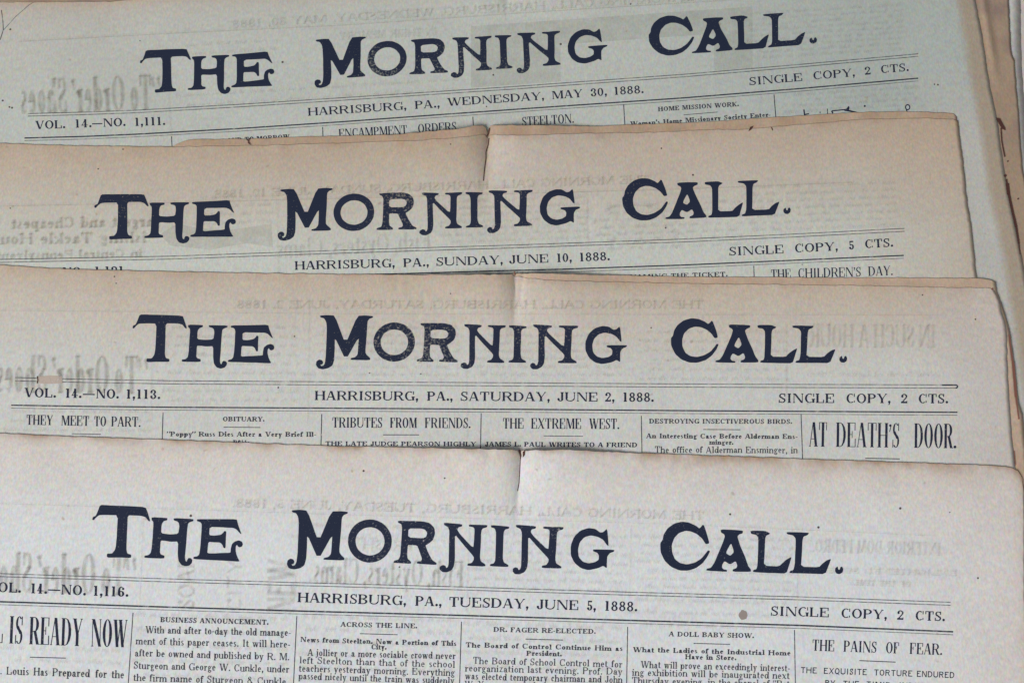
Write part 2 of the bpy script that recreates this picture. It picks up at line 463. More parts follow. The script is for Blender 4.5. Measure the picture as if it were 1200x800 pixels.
# ------------------------------------------------------------------ a newspaper under construction
class Print:
    """collects flat pieces of ink in table measure, then lays them on the sheet"""
    def __init__(s, paper): s.paper = paper; s.polys = []; s.worn_from = []
    def poly(s, pts): s.polys.append(pts)
    def line(s, pts, wd):
        for (x0, y0), (x1, y1) in zip(pts[:-1], pts[1:]):
            L_ = math.hypot(x1 - x0, y1 - y0)
            k = max(1, int(L_ / 14))
            nx, ny = -(y1 - y0) / L_ * wd / 2, (x1 - x0) / L_ * wd / 2
            for i in range(k):
                a, b = i / k, (i + 1) / k
                ax, ay, bx, by = x0 + (x1 - x0) * a, y0 + (y1 - y0) * a, x0 + (x1 - x0) * b, y0 + (y1 - y0) * b
                s.poly([(ax + nx, ay + ny), (bx + nx, by + ny), (bx - nx, by - ny), (ax - nx, ay - ny)])
    def text(s, txt, p0, p1, h, face, space=1.0, jit=0.0, track=0.0):
        nat = sum(WID[ch] * (space if ch == ' ' else 1.0) + track for ch in txt) - track
        L_ = math.hypot(p1[0] - p0[0], p1[1] - p0[1])
        W = L_ / h / nat
        dx, dy = (p1[0] - p0[0]) / L_, (p1[1] - p0[1]) / L_
        ux, uy = (dy, -dx) if dx > 0 else (-dy, dx)
        x = 0.0
        for ch in txt:
            if ch == ' ':
                x += (WID[' '] * space + track) * W
                continue
            P, adv = glyph(ch, W, face)
            jy = rnd.uniform(-jit, jit)
            for q in P:
                s.poly([(p0[0] + dx * (x + a) * h + ux * (b + jy) * h, p0[1] + dy * (x + a) * h + uy * (b + jy) * h) for a, b in q])
            x += adv + track * W
    def words(s, items, h, face, track=0.0):
        for txt, x0, y0, x1, y1 in items:
            s.text(txt, (x0, y0), (x1, y1), h, face, track=track)
    def disc(s, x, y, r_, ry=None, n=12):
        s.poly([(x + r_ * math.cos(k * 2 * math.pi / n) * rnd.uniform(.85, 1.1), y + (ry or r_) * math.sin(k * 2 * math.pi / n) * rnd.uniform(.85, 1.1)) for k in range(n)])
    def build(s, name, mat, lift=0.05, label=None):
        vs, fs = [], []
        zf = s.paper.z
        todo = [(i % 9, pts) for i, pts in enumerate(s.polys)]
        if mat in SOFT:                   # ink seen through the sheet has no sharp edge: it spreads in the pulp
            todo = [(i + 10 * k, [(x + ox, y + oy) for x, y in pts]) for k, (ox, oy) in
                    enumerate(((0, 0), (1.3, .4), (-1.2, .6), (.4, -1.3), (-.5, 1.2))) for i, pts in todo]
        for i, pts in todo:
            off = lift * MM + i * 5.0e-7
            b = len(vs)
            for x, y in pts:
                vs.append(to_world(x, y, zf(x, y) + off))
            # face up
            a = 0.0
            for k in range(len(pts)):
                x0, y0, _ = vs[b + k]; x1, y1, _ = vs[b + (k + 1) % len(pts)]
                a += x0 * y1 - x1 * y0
            idx = list(range(b, b + len(pts)))
            fs.append(idx if a > 0 else idx[::-1])
        me = bpy.data.meshes.new(name)
        me.from_pydata(vs, [], fs)
        me.materials.append(mat)
        o = bpy.data.objects.new(name, me)
        C.objects.link(o)
        s.paper.adopt(o)
        if label: o["label"] = label
        return o

def split_tris(tris, lim):
    out, todo = [], list(tris)
    while todo:
        a, b, c = todo.pop()
        d = [math.dist(a, b), math.dist(b, c), math.dist(c, a)]
        m = max(d)
        if m <= lim:
            out.append([a, b, c]); continue
        k = d.index(m)
        if k == 1: a, b, c = b, c, a
        elif k == 2: a, b, c = c, a, b
        p = ((a[0] + b[0]) / 2, (a[1] + b[1]) / 2)
        todo += [(a, p, c), (p, b, c)]
    return out

class Paper:
    def __init__(s, label, base, group="newspapers in the overlapping pile"):
        s.base = base
        s.bumps = []
        s.seed = 3.7
        s.root = bpy.data.objects.new("newspaper", None)
        C.objects.link(s.root)
        s.root["label"] = label
        s.root["category"] = "newspaper"
        s.root["group"] = group
        s.root.location = to_world(600, 480, base)
        s.root.empty_display_size = 0.05
        s.inv = -Vector(s.root.location)
    def adopt(s, o):
        o.parent = s.root
        me = o.data
        me.transform(__import__("mathutils").Matrix.Translation(s.inv))
    def z(s, x, y):
        q = s.base + 0.40 * MM * n2(x, y, 210, s.seed) + 0.16 * MM * n2(x, y, 70, s.seed + 9)
        for b in s.bumps: q += b(x, y)
        return q
    def crease(s, pts, amp, wl, wr, depth, amp_r=None):
        """a sunk fold between two raised shoulders, running down from the top edge and dying out"""
        y0 = pts[0][0]
        fx = interp(pts)              # given as (down, across)
        def b(x, y):
            d = x - fx(y) - 0.5 * n2(0, y, 7, 3.3)
            fade = max(0.0, min(1.0, 1.0 - (y - y0) / depth))
            fade = fade * fade * (3 - 2 * fade)
            return (amp if d < 0 or amp_r is None else amp_r) * MM * fade * (1 - math.exp(-abs(d) / (wl if d < 0 else wr))) * math.exp(-(d / 85.0) ** 2)
        s.bumps.append(b)
    def sheet(s, name, top, right, left_x, bottom, tone, dz=0.0, rag=0.8, label=None, extra=None, fine_x=(), step=5.0):
        ft = interp(top)
        fr = interp(right)          # right edge given as (down, across)
        x1max = top[-1][0]
        ytr = top[-1][1]
        n = int((x1max - left_x) / step)
        ss = set(i / n for i in range(n + 1))
        for cx, rad in fine_x:                      # extra columns across a fold
            for k in range(-16, 17):
                q = (cx + rad * k / 16 - left_x) / (x1max - left_x)
                if 0 < q < 1: ss.add(q)
        ss |= set((p[0] - left_x) / (x1max - left_x) for p in top if left_x < p[0] < x1max)
        ss = sorted(ss)
        ss = [q for i, q in enumerate(ss) if i == 0 or q - ss[i - 1] > 1e-5]
        rows = [0, .6, 1.5, 3, 5, 7, 10, 13]
        while rows[-1] < bottom - 20:
            d = rows[-1]
            rows.append(d + (4 if d < 120 else 7 if d < 260 else 40))
        vs, cols = [], []
        for d in rows:
            for q in ss:
                xt = left_x + (x1max - left_x) * q
                yt = ft(xt) + rag * (n2(xt, 0, 9, s.seed + dz * 900) + .6 * n2(xt, 0, 3.1, s.seed + 4))
                yr = ytr + d
                xr = fr(yr) + rag * (n2(0, yr, 10, s.seed + 2) + .6 * n2(0, yr, 3.3, s.seed + 5))
                # edge drift: keep the left part square, follow the right edge at the right
                x = xt + (xr - x1max) * q
                y = yt + d
                zz = s.z(x, y) + dz * MM
                if extra: zz += extra(x, y, d, xr - x)
                vs.append(to_world(x, y, zz))
                cols.append(tone(x, y, d, xr - x))
        m = len(ss)
        fs = []
        for i in range(len(rows) - 1):
            for j in range(m - 1):
                a = i * m + j
                fs.append((a, a + m, a + m + 1, a + 1))
        me = bpy.data.meshes.new(name)
        me.from_pydata(vs, [], fs)
        ca = me.color_attributes.new("paper_tone", 'FLOAT_COLOR', 'POINT')
        buf = np.ones((len(vs), 4), dtype=np.float32)
        buf[:, :3] = np.array(cols, dtype=np.float32)
        ca.data.foreach_set("color", buf.ravel())
        me.polygons.foreach_set("use_smooth", [True] * len(fs))
        me.materials.append(M_PAPER)
        o = bpy.data.objects.new(name, me)
        C.objects.link(o)
        s.adopt(o)
        so = o.modifiers.new("thickness", 'SOLIDIFY')
        so.thickness = 0.06 * MM
        so.offset = -1.0
        if label: o["label"] = label
        return o

# ------------------------------------------------------------------ the masthead letters, drawn once
def crop(x0, y0, k, pts): return [(x0 + a / k, y0 + b / k) for a, b in pts]
def ell(cx, cy, rx, ry, n=40): return [(cx + rx * math.cos(i * 2 * math.pi / n), cy + ry * math.sin(i * 2 * math.pi / n)) for i in range(n)]
K = 1200 / 220.0
cA = lambda p: crop(90, 580, K, p)
cB = lambda p: crop(325, 580, K, p)
cC = lambda p: crop(530, 580, K, p)
cD = lambda p: crop(760, 590, 5.0, p)
N2 = cC([(408,188),(535,198),(533,212),(508,218),(500,235),(520,262),(612,352),(618,300),(622,230),(614,218),(582,212),(582,200),(640,202),(712,203),(708,218),(680,225),(668,240),(664,330),(658,410),(664,435),(697,455),(696,468),(572,464),(573,450),(600,445),(615,425),(616,405),(545,330),(485,262),(484,340),(484,420),(478,465),(462,490),(430,505),(400,503),(385,485),(387,468),(402,458),(418,464),(424,478),(434,472),(440,450),(443,320),(445,240),(436,215),(408,203)])
N1 = [(520.3 + (x - 604.8) * (0.915 if x > 604.8 else 1.3), y - 2.4) for x, y in N2]
TITLE = {
 'THE': [
  [cA([(148,62),(200,64),(300,68),(440,76),(452,110),(470,166),(458,165),(440,140),(415,132),(380,130),(325,128),(322,200),(318,300),(316,345),(322,372),(347,380),(346,400),(270,397),(192,398),(192,372),(225,372),(243,350),(250,320),(256,250),(262,128),(200,126),(165,125),(140,128),(120,145),(108,160),(98,155),(102,138),(120,132),(132,105)])],
  [cA([(477,140),(578,145),(578,160),(556,165),(545,178),(540,200),(538,243),(590,250),(648,246),(655,200),(652,178),(645,168),(620,160),(618,146),(745,152),(745,165),(722,172),(710,182),(705,220),(697,330),(690,398),(693,418),(702,424),(706,410),(714,400),(728,402),(738,413),(735,432),(720,448),(695,454),(668,445),(650,418),(645,380),(647,295),(600,297),(560,290),(535,290),(532,340),(530,365),(536,378),(560,386),(558,404),(432,400),(432,385),(458,382),(472,368),(478,340),(486,240),(490,185),(488,168),(478,158)])],
  [cA([(768,152),(900,153),(1022,152),(1028,180),(1040,215),(1053,250),(1040,240),(1020,218),(1000,208),(950,206),(848,202),(845,255),(880,258),(920,252),(936,238),(942,228),(955,230),(952,280),(950,338),(938,336),(930,315),(915,302),(880,300),(840,297),(836,340),(833,372),(900,370),(960,368),(983,366),(984,340),(992,310),(1010,294),(1035,288),(1055,296),(1062,312),(1056,328),(1040,333),(1030,328),(1024,316),(1016,326),(1014,350),(1020,380),(1030,405),(1042,424),(950,418),(850,413),(745,408),(746,394),(768,390),(782,378),(788,340),(795,250),(798,185),(790,172),(768,165)])]],
 'MORNING': [
  [cB([(92,95),(145,93),(192,98),(262,300),(345,103),(400,101),(452,107),(448,118),(425,125),(412,142),(406,240),(396,340),(396,365),(406,380),(428,402),(426,416),(295,412),(297,399),(325,394),(342,375),(347,330),(352,250),(262,412),(190,248),(188,340),(184,405),(172,448),(145,466),(105,474),(75,466),(61,442),(64,416),(82,404),(102,409),(109,425),(103,440),(90,440),(96,452),(112,446),(122,425),(128,380),(133,280),(137,180),(134,140),(120,115),(95,108)])],
  [cB(ell(591,292,140,138)), cB(ell(592,294,93,90))],
  [cB([(770,163),(860,164),(930,167),(975,178),(1003,210),(1008,245),(995,285),(965,310),(945,320),(965,370),(990,415),(1018,432),(1015,445),(892,437),(893,424),(918,420),(925,405),(905,350),(893,320),(860,318),(833,316),(830,370),(832,405),(855,425),(853,438),(742,432),(745,418),(775,410),(785,385),(792,300),(798,210),(792,185),(772,175)]),
   cB([(838,212),(920,212),(945,220),(958,242),(950,265),(930,275),(835,270)])],
  [N1], 
  [cC([(247,190),(365,200),(363,212),(338,218),(328,235),(325,320),(322,400),(330,430),(358,445),(357,458),(240,453),(242,440),(265,435),(275,415),(278,320),(280,240),(272,212),(248,205)])],
  [N2],
  [cC([(990,212),(1000,325),(988,318),(965,285),(930,265),(885,256),(845,268),(815,300),(803,345),(808,395),(835,425),(870,435),(910,428),(935,412),(938,385),(928,368),(900,358),(900,345),(1035,348),(1033,360),(1005,370),(990,392),(988,430),(988,466),(965,450),(935,465),(870,478),(820,465),(780,430),(757,380),(757,320),(780,262),(820,225),(870,209),(915,215),(945,238),(965,235)])]],
 'CALL': [
  [cD([(322,118),(345,185),(356,232),(335,236),(315,205),(285,178),(250,162),(215,158),(180,170),(150,200),(136,240),(138,285),(155,325),(185,348),(225,355),(270,345),(310,320),(335,290),(348,272),(360,277),(345,310),(315,350),(275,378),(230,391),(180,390),(130,368),(92,330),(70,280),(68,230),(82,212),(88,180),(110,145),(150,115),(195,104),(240,110),(280,130),(298,145)])],
  [cD([(422,150),(500,152),(553,157),(552,172),(530,180),(520,192),(535,240),(565,310),(582,360),(600,385),(598,398),(492,397),(493,384),(515,375),(520,360),(510,335),(478,355),(445,335),(432,355),(430,372),(440,384),(460,387),(458,398),(338,391),(340,380),(365,375),(385,345),(415,275),(440,215),(447,190),(443,178),(425,168)]),
   cD([(483,230),(497,270),(498,285),(478,305),(455,290),(458,275)])],
  [cD([(597,157),(680,158),(712,172),(705,180),(690,186),(683,205),(680,290),(676,362),(765,366),(785,345),(810,325),(838,310),(825,355),(808,408),(720,405),(612,400),(613,388),(632,382),(638,360),(642,270),(643,200),(632,182),(600,175)])],
  [cD([(808,165),(880,167),(942,170),(930,184),(908,192),(902,215),(898,300),(893,368),(998,372),(1020,348),(1045,330),(1070,322),(1058,355),(1035,412),(940,408),(825,406),(828,394),(848,388),(856,360),(860,270),(862,205),(848,185),(812,178)])],
  [cD([(1108,366),(1112,384),(1120,386),(1124,370),(1134,368),(1141,384),(1136,402),(1120,412),(1102,408),(1092,394),(1094,376)])]],
}
def chaikin(p, a=0.16):
    o = []
    for i in range(len(p)):
        (x0, y0), (x1, y1) = p[i], p[(i + 1) % len(p)]
        o += [(x0 + (x1 - x0) * a, y0 + (y1 - y0) * a), (x0 + (x1 - x0) * (1 - a), y0 + (y1 - y0) * (1 - a))]
    return o
LAND4 = [(125.2,653),(117.1,591.4),(967,672.4),(921.6,623),(657.6,665.8),(604.8,614.5),(433.3,633.5),(373,655.5)]
def title_map(land):
    if land is None: return lambda x, y: (x, y)
    A, bx, by = [], [], []
    for s4, d in zip(LAND4, land):
        if d is None: continue
        A.append([1, s4[0] / 600, s4[1] / 600, (s4[0] / 600) ** 2]); bx.append(d[0]); by.append(d[1])
    cx = np.linalg.lstsq(np.array(A), np.array(bx), rcond=None)[0]
    cy = np.linalg.lstsq(np.array(A), np.array(by), rcond=None)[0]
    def f(x, y):
        v = np.array([1, x / 600, y / 600, (x / 600) ** 2])
        return float(v @ cx), float(v @ cy)
    return f
def masthead(paper, land):
    f = title_map(land)
    for word, letters in TITLE.items():
        pr = Print(paper)
        for li, loops in enumerate(letters):
            start = len(pr.polys)
            lp = [[f(x, y) for x, y in chaikin(l_)] for l_ in loops]
            lp = [[(x + .22 * n2(x, y, 4, paper.seed), y + .22 * n2(x, y, 4, paper.seed + 7)) for x, y in l_] for l_ in lp]
            flat = [p for l_ in lp for p in l_]
            tri = tessellate_polygon([[Vector((x, y, 0)) for x, y in l_] for l_ in lp])
            for t in split_tris([tuple(flat[k] for k in t) for t in tri], 9.0): pr.poly(t)
            if word == 'MORNING' and 0 < li < 6: pr.worn_from += range(start, len(pr.polys))   # the middle letters bit badly
        o = pr.build("masthead_word", M_TITLE, 0.06)
        if pr.worn_from:
            o.data.materials.append(M_TITLE_WORN)
            for k in pr.worn_from: o.data.polygons[k].material_index = 1

def rules(paper, pairs):
    """pairs: (points, width, fine?)"""
    a, b = Print(paper), Print(paper)
    for pts, wd, fine in pairs: (b if fine else a).line(pts, wd)
    if a.polys: a.build("heavy_rule", M_RULE, 0.05)
    if b.polys: b.build("fine_rule", M_THIN, 0.05)

def column_rules(paper, lst):
    for x0, y0, x1, y1 in lst:
        p = Print(paper); p.line([(x0, y0), (x1, y1)], 1.0); p.build("column_rule", M_RULE, 0.05)

def specks(paper, lst, dark=False):
    for x, y, q in lst:
        p = Print(paper); p.disc(x, y, q); p.build("speck", M_SPECK, 0.07)

def shift(pts, d): return [(x, y + d) for x, y in pts]

def ghost_lines(paper, g, x0, x1, ya, yb, n, h):
    """mirrored print of the page behind, too faint to read: broken runs of small marks"""
    for i in range(n):
        t = i / max(1, n - 1)
        xr = x1 - rnd.uniform(0, 5); xl = x0 + rnd.uniform(0, 10)
        y = ya + (yb - ya) * t
        x = xr
        while x > xl:
            wd = rnd.uniform(5, 22)
            sl = paper.slope
            for k in range(int(wd / 2.6)):
                q = x - k * 2.6
                hh = h * rnd.choice((.6, .65, .7, 1.0))
                yy = y + (q - (x0 + x1) / 2) * sl
                g.poly([(q, yy), (q - rnd.uniform(.9, 1.7), yy), (q - rnd.uniform(.9, 1.7), yy - hh), (q, yy - hh)])
            x -= wd + rnd.uniform(2.5, 5)

# paper tones (real pulp colours: pale grey-buff, sun-browned at the margins)
PALE1 = (0.452, 0.475, 0.440)
PALE2 = (0.520, 0.530, 0.485)
PALE3 = (0.550, 0.550, 0.520)
PALE4 = (0.625, 0.637, 0.640)
TAN = (0.450, 0.336, 0.247)
PINK = (0.520, 0.465, 0.430)
BROWN = (0.36, 0.25, 0.165)

# ================================================================== the lowest paper, a sliver at the top right
p0 = Paper("pale newspaper lowest in the pile, only its blank margin showing at upper right", 0.5 * MM)
p0.slope = -.05
p0.sheet("front_leaf", [(-20,-40),(600,-50),(1197,-60)], [(-60,1192),(0,1196),(70,1197),(150,1202),(330,1222),(900,1290)], -20, 1080,
         lambda x, y, d, e: lerp3((0.52,0.53,0.50), PINK, math.exp(-e / 5)), step=12)
p0.sheet("inner_leaf", [(-10,-46),(600,-56),(1215,-66)], [(-66,1210),(0,1214),(150,1222),(330,1245),(900,1310)], -10, 1080,
         lambda x, y, d, e: PINK, dz=-0.14, step=12)

# ================================================================== Wednesday 30 May
p1 = Paper("greyish newspaper dated Wednesday May 30 with brown torn right margin", 1.1 * MM)
p1.slope = -.06
p1.crease([(-14, 595), (14, 593), (40, 592)], 1.8, 14, 10, 40)
def tone1(x, y, d, e):
    q = 0.5 + 0.5 * n2(x, y, 120, 1.1)
    c = lerp3(PALE1, (0.50, 0.47, 0.42), 0.30 * q)
    c = lerp3(c, (0.370, 0.402, 0.375), max(0, min(1, (x - 700) / 280)) * .85)  # light falloff to the right, partly put into the greyer paper tone
    c = lerp3(c, (0.46, 0.43, 0.385), max(0, 1 - x / 420) * .75 * max(0, 1 - max(0, y - 20) / 110))
    c = lerp3(c, (0.455, 0.440, 0.405), max(0, min(1, (110 - e) / 50)) * max(0, min(1, (y - 70) / 90)) * .9)
    b = max(0.0, min(1.0, (26 - e + 3 * n2(x, y, 30, 4)) / 9))
    c = lerp3(c, (0.345, 0.275, 0.205), b * .9)
    c = lerp3(c, TAN, math.exp(-d / 9) * .8)
    if e < 3: c = lerp3(c, (0.50, 0.45, 0.39), (1 - e / 3) * (.5 + .5 * n2(0, y, 22, 3)))     # torn fibres show pale
    return c
def lift1(x, y, d, e):
    return 0.10 * MM * math.exp(-e / 6) * n2(0, y, 30, 2)
p1.sheet("front_leaf", [(-30,4),(0,3),(60,2.5),(130,2),(200,-4),(400,-10),(600,-16),(1140,-40)],
         [(-40,1134),(0,1143),(40,1151),(75,1156),(100,1160),(150,1170),(206,1178),(245,1186),(285,1194),(330,1203),(900,1290)], -30, 1040, tone1, extra=lift1, fine_x=((593,26),))
def ridge1(x, y, d, e):        # the under leaf is rucked beside the torn edge
    xl = 1152 + y * .165 + 1.2 * n2(0, y, 18, 5)
    return 1.0 * MM * math.exp(-((x - xl) / 4.2) ** 2) * max(0, min(1, (104 - y) / 45))
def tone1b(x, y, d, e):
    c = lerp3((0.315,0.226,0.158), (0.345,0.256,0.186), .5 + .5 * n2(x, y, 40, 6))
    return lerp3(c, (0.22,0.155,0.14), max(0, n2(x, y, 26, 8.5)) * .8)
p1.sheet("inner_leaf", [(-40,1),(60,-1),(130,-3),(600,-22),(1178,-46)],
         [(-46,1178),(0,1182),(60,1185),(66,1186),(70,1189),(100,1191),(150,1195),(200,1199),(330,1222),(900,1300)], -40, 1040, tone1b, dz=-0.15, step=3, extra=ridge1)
masthead(p1, [(182.7,109),(170,59.3),(937.3,53.3),(895,16.7),(656.7,76),(606.7,39.3),(452.5,68.8),None])
R1u = [(32.5,133.3),(100,131.5),(160,129.3),(280,122.5),(400,114.8),(600,101.8),(800,87.4),(940,75.5),(1076,63.3)]
R1t = [(28.5,161.9),(100,160),(160,157.4),(280,150.8),(400,142.9),(520,134.2),(640,125.8),(800,115),(940,103.8),(1076,91.9)]
rules(p1, [(R1u, .9, True), (shift(R1u, 3.0), .9, True), (R1t, 1.5, False), (shift(R1t, 3.1), .7, True)])
d = Print(p1); d.words([("VOL.",41,151.5,77,150.4),("14.",87,149.9,108,149.2),("_",108,149.2,120,148.8),("NO.",120.7,148.8,147.7,147.8),("1,111.",157,147.9,194.3,146.6)], 9.6, DATE); d.build("volume_number", M_INK)
d = Print(p1); d.words([("HARRISBURG,",360.6,136,477,128.6),("PA.,",486,128,516,126),("WEDNESDAY,",524,124.5,638.5,117),("MAY",646.7,116.4,683,114),("30,",691.7,113.4,712,112),("1888.",719,111.6,755,109.3)], 9.3, DATE); d.build("date_line", M_INK)
d = Print(p1); d.words([("SINGLE",877.7,100.3,941,94.9),("COPY,",952.7,93.6,1002.7,89.6),("2",1013,88,1021,87.3),("CTS.",1032,86.2,1065.7,83.4)], 9.3, DATE); d.build("price", M_INK)
column_rules(p1, [(201,160,201.5,172),(378,149,378.5,163),(554,137,555,152),(730.8,123,732.5,150),(907,111,909.5,142)])
h = Print(p1); h.text("AND TO-MORROW", (266,167.5), (339.6,162.8), 5.4, BOLD); h.build("headline", M_FINE)
h = Print(p1); h.words([("ENCAMPMENT",397,161.8,477.6,157),("ORDERS.",489.7,156,538,153)], 10.3, COND); h.build("headline", M_INK)
h = Print(p1); h.text("STEELTON.", (611.7,148), (673,144), 10.6, COND); h.build("headline", M_INK)
h = Print(p1); h.text("HOME MISSION WORK.", (771,130.8), (866,124.6), 5.2, BOLD); h.build("headline", M_FINE)
h = Print(p1); h.line([(801,134.8),(841,131.5)], .7); h.text("Woman's Home Missionary Society Enter-", (738.5,148), (903.5,137), 5.4, BOLD); h.build("article", M_FINE)
h = Print(p1)
h.line([(942,128.5),(943,136)], 1.6); h.line([(942,134.5),(948,133.5)], 1.4); h.line([(969.5,127.5),(969.7,134)], .9); h.line([(961,131),(961,133)], .9)
h.line([(974.5,130.2),(990,128.6)], 1.3); h.line([(974.5,130.2),(976,133)], 1.6); h.poly([(988,128.8),(992,127.4),(994.5,124.2),(995.5,126),(995,129),(1000,130.2),(1006,131.8),(998,131.6),(990,130.2)])
h.disc(1013.4,124.5,1.2)
for k in range(10):
    a0, a1 = k * .628, (k + 1) * .628
    h.line([(1063.6 + 2.6 * math.cos(a0), 125.8 + 3.0 * math.sin(a0)), (1063.6 + 2.6 * math.cos(a1), 125.8 + 3.0 * math.sin(a1))], 1.3)
h.line([(1062,128),(1063.5,133)], 1.2)
h.build("engraving", M_INK)
g = Print(p1)
g.text("THE MORNING CALL, HARRISBURG, WEDNESDAY, MAY 30, 1888.", (835,-1), (268,33), 9.0, BODY); g.build("show_through_heading", M_GHOST, 0.02)
g = Print(p1)
g.line([(23,48.3),(200,38.8),(400,29.3),(640,13),(900,-3)], .9)
g.text('"To Order\' Shoes', (188,128), (24,133.5), 41, GHO, space=.55); g.build("show_through_advertisement", M_GHOST, 0.02)
g = Print(p1)
g.build("show_through_print", M_GHOST, 0.02)
g = Print(p1)
g.text("IN THEIR MEMORY", (513,41), (398,47), 9, BODY)
ghost_lines(p1, g, 200, 330, 52, 62, 2, 4); ghost_lines(p1, g, 885, 1060, 12, 64, 9, 4); ghost_lines(p1, g, 930, 1075, 108, 128, 4, 4)
ghost_lines(p1, g, 210, 540, 104, 116, 2, 4)
g.line([(195,50),(201,160)], .8); g.line([(888,60),(893,120)], .8)
g.build("faint_show_through", M_FAINT, 0.03)
g = Print(p1)
for i in range(22):
    for j in range(5):
        x0_, x1_ = 552 + 15 * i, 552 + 15 * (i + 1)
        t0, t1 = j / 5, (j + 1) / 5
        if (6 < i < 19 and 1 < j): continue
        ya = lambda x: 31 - (x - 552) * .07
        yb = lambda x: 104 - (x - 552) * .07
        g.poly([(x0_, ya(x0_) + 72 * t0), (x1_, ya(x1_) + 72 * t0), (x1_, ya(x1_) + 72 * t1), (x0_, ya(x0_) + 72 * t1)])
g.build("show_through_picture", M_TINT, 0.015)
g = Print(p1)
g.line([(1.5,12),(3.2,24),(3.8,35),(2,41),(0,47)], 1.0)
g.line([(4,35.5),(18,20),(34,6),(41,2)], .6)
g.build("corner_crease", M_THIN, 0.06)
specks(p1, [(12,34.7,1.2),(3,118,1.2),(11,125.5,1.1),(14,126.5,1.2),(739,5,1.0),(657,52,1.3),(578,88,1.1),(331,73,1.3),(1095,99,.9),(1099,99.5,1.1),(164,48,.7),(570,125,.8)])
g = Print(p1); g.poly([(1167,138),(1172,139),(1178,150),(1178.5,153),(1174,151),(1171,146)]); g.build("tear_and_gap_shade", M_TEAR_SHADE, 0.12)  # dark strips from here down paint shade in the gap beside the tear
g = Print(p1); g.line([(1173,150),(1174,166),(1177.5,184)], 1.6); g.build("tear_and_gap_shade", M_TEAR_SHADE, 0.12)
g = Print(p1); g.disc(1178,206,1.6); g.build("tear_and_gap_shade", M_TEAR_SHADE, 0.12)
g = Print(p1); g.line([(1179.5,210),(1180.5,217)], 1.6); g.build("tear_and_gap_shade", M_TEAR_SHADE, 0.12)
g = Print(p1); g.line([(1180.5,215),(1182,228)], 3.8); g.build("tear_and_gap_shade", M_TEAR_SHADE, 0.12)
g = Print(p1); g.line([(1182,226),(1186,245),(1191,266)], 2.7); g.build("tear_and_gap_shade", M_TEAR_SHADE, 0.12)
g = Print(p1); g.line([(1191,265),(1194,285)], 2.0); g.build("tear_and_gap_shade", M_TEAR_SHADE, 0.12)
g = Print(p1); g.line([(1194,284),(1195.5,298)], 1.1); g.build("tear_and_gap_shade", M_TEAR_SHADE, 0.12)
g = Print(p1); g.disc(1181,189,1); g.build("tear_and_gap_shade", M_TEAR_SHADE, 0.12)
g = Print(p1); g.disc(1193,233,1); g.build("tear_and_gap_shade", M_TEAR_SHADE, 0.12)

# ================================================================== Sunday 10 June
p2 = Paper("tan newspaper dated Sunday June 10, single copy 5 cents, with a dark centre crease", 1.48 * MM)
p2.slope = -.035
p2.crease([(150, 573), (180, 571), (215, 567), (240, 564)], 3.0, 14, 44, 112, 4.4)
def tone2(x, y, d, e):
    q = n2(x, y, 90, 2.2)
    yy = d + 14 * q
    b = max(0.0, min(1.0, 1.15 - yy / 115))
    c = lerp3(PALE2, TAN, b * .78)
    c = lerp3(c, TAN, max(0.0, min(1.0, 1.05 - e / 150)) * .55)
    c = lerp3(c, (0.56, 0.52, 0.49), max(0, min(1, (x - 571) / 12)) * math.exp(-max(0, x - 571) / 150) * max(0, 1 - d / 140) * .6)  # fold's lit right side painted in as paler paper
    c = lerp3(c, (0.36, 0.27, 0.19), .50 * math.exp(-max(0, 571 - x) / 55) * max(0, 1 - d / 95) * (x < 572))  # tan stain left of the fold, doubling as painted crease shade
    k = .75 + .9 * n2(x, y, 24, 4.4) + .5 * n2(x, y, 8, 1.4)
    c = lerp3(c, BROWN, math.exp(-d / 8) * .6 * max(.15, k) + .35 * math.exp(-e / 4))
    return c
topf2 = [(-60,168),(0,168),(60,170),(110,171),(200,172),(300,170.5),(400,167.5),(490,164.5),(532,161.5),(568,158),(571,162),(574,158),(600,158.8),(700,156),(760,155.5),(828,152),(876,151.5),(920,147.5),(1008,140),(1078,138.5),(1116,139.5),(1122,141)]
rt2 = [(138,1122),(160,1125),(185,1128.5),(240,1134),(262,1138),(310,1143),(325,1145),(420,1158),(900,1235)]
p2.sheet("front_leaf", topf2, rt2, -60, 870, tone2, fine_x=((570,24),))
def tone2b(x, y, d, e):
    return lerp3((0.44,0.325,0.235), (0.36,0.25,0.17), .5 + .7 * n2(x, y, 22, 3.7))
topb2 = [(-60,171),(0,171),(203,172),(207,169),(215,165.5),(224,163.3),(253,163),(288,162.8),(291,165.5),(294,162.6),(363,160),(400,159),(463,158),(480,156),(508,153.6),(536,151),(554,147.6),(566,147),(569,150),(571,157),(573.5,148),(576,146.6),(600,146.6),(700,148),(773,145),(820,143.5),(856,141),(883,139),(920,137),(942,135.2),(990,132.2),(1027,131.2),(1063,130.7),(1100,131.8),(1117,133),(1121,137)]
p2.sheet("inner_leaf", topb2, [(137,1121),(160,1124),(325,1144),(900,1234)], -60, 870, tone2b, dz=-0.14, fine_x=((570,24),))
masthead(p2, [(129,280.7),(118.3,228.3),(908.3,252.3),(862.7,211.7),(624,265),(575,223.3),(413.5,248.5),(357.3,270.7)])
R2u = [(-40,305),(0,304),(200,300.2),(400,293.2),(600,287.2),(800,280.2),(930,274.3),(1060,267.7)]
R2t = [(-40,331),(200,328),(480,320.4),(580,317.4),(660,315.4),(800,310.6),(930,305),(1059,299.3)]
rules(p2, [(R2u, .9, True), (shift(R2u, 3.4), .9, True), (R2t, 1.5, False), (shift(R2t, 3.3), .7, True)])
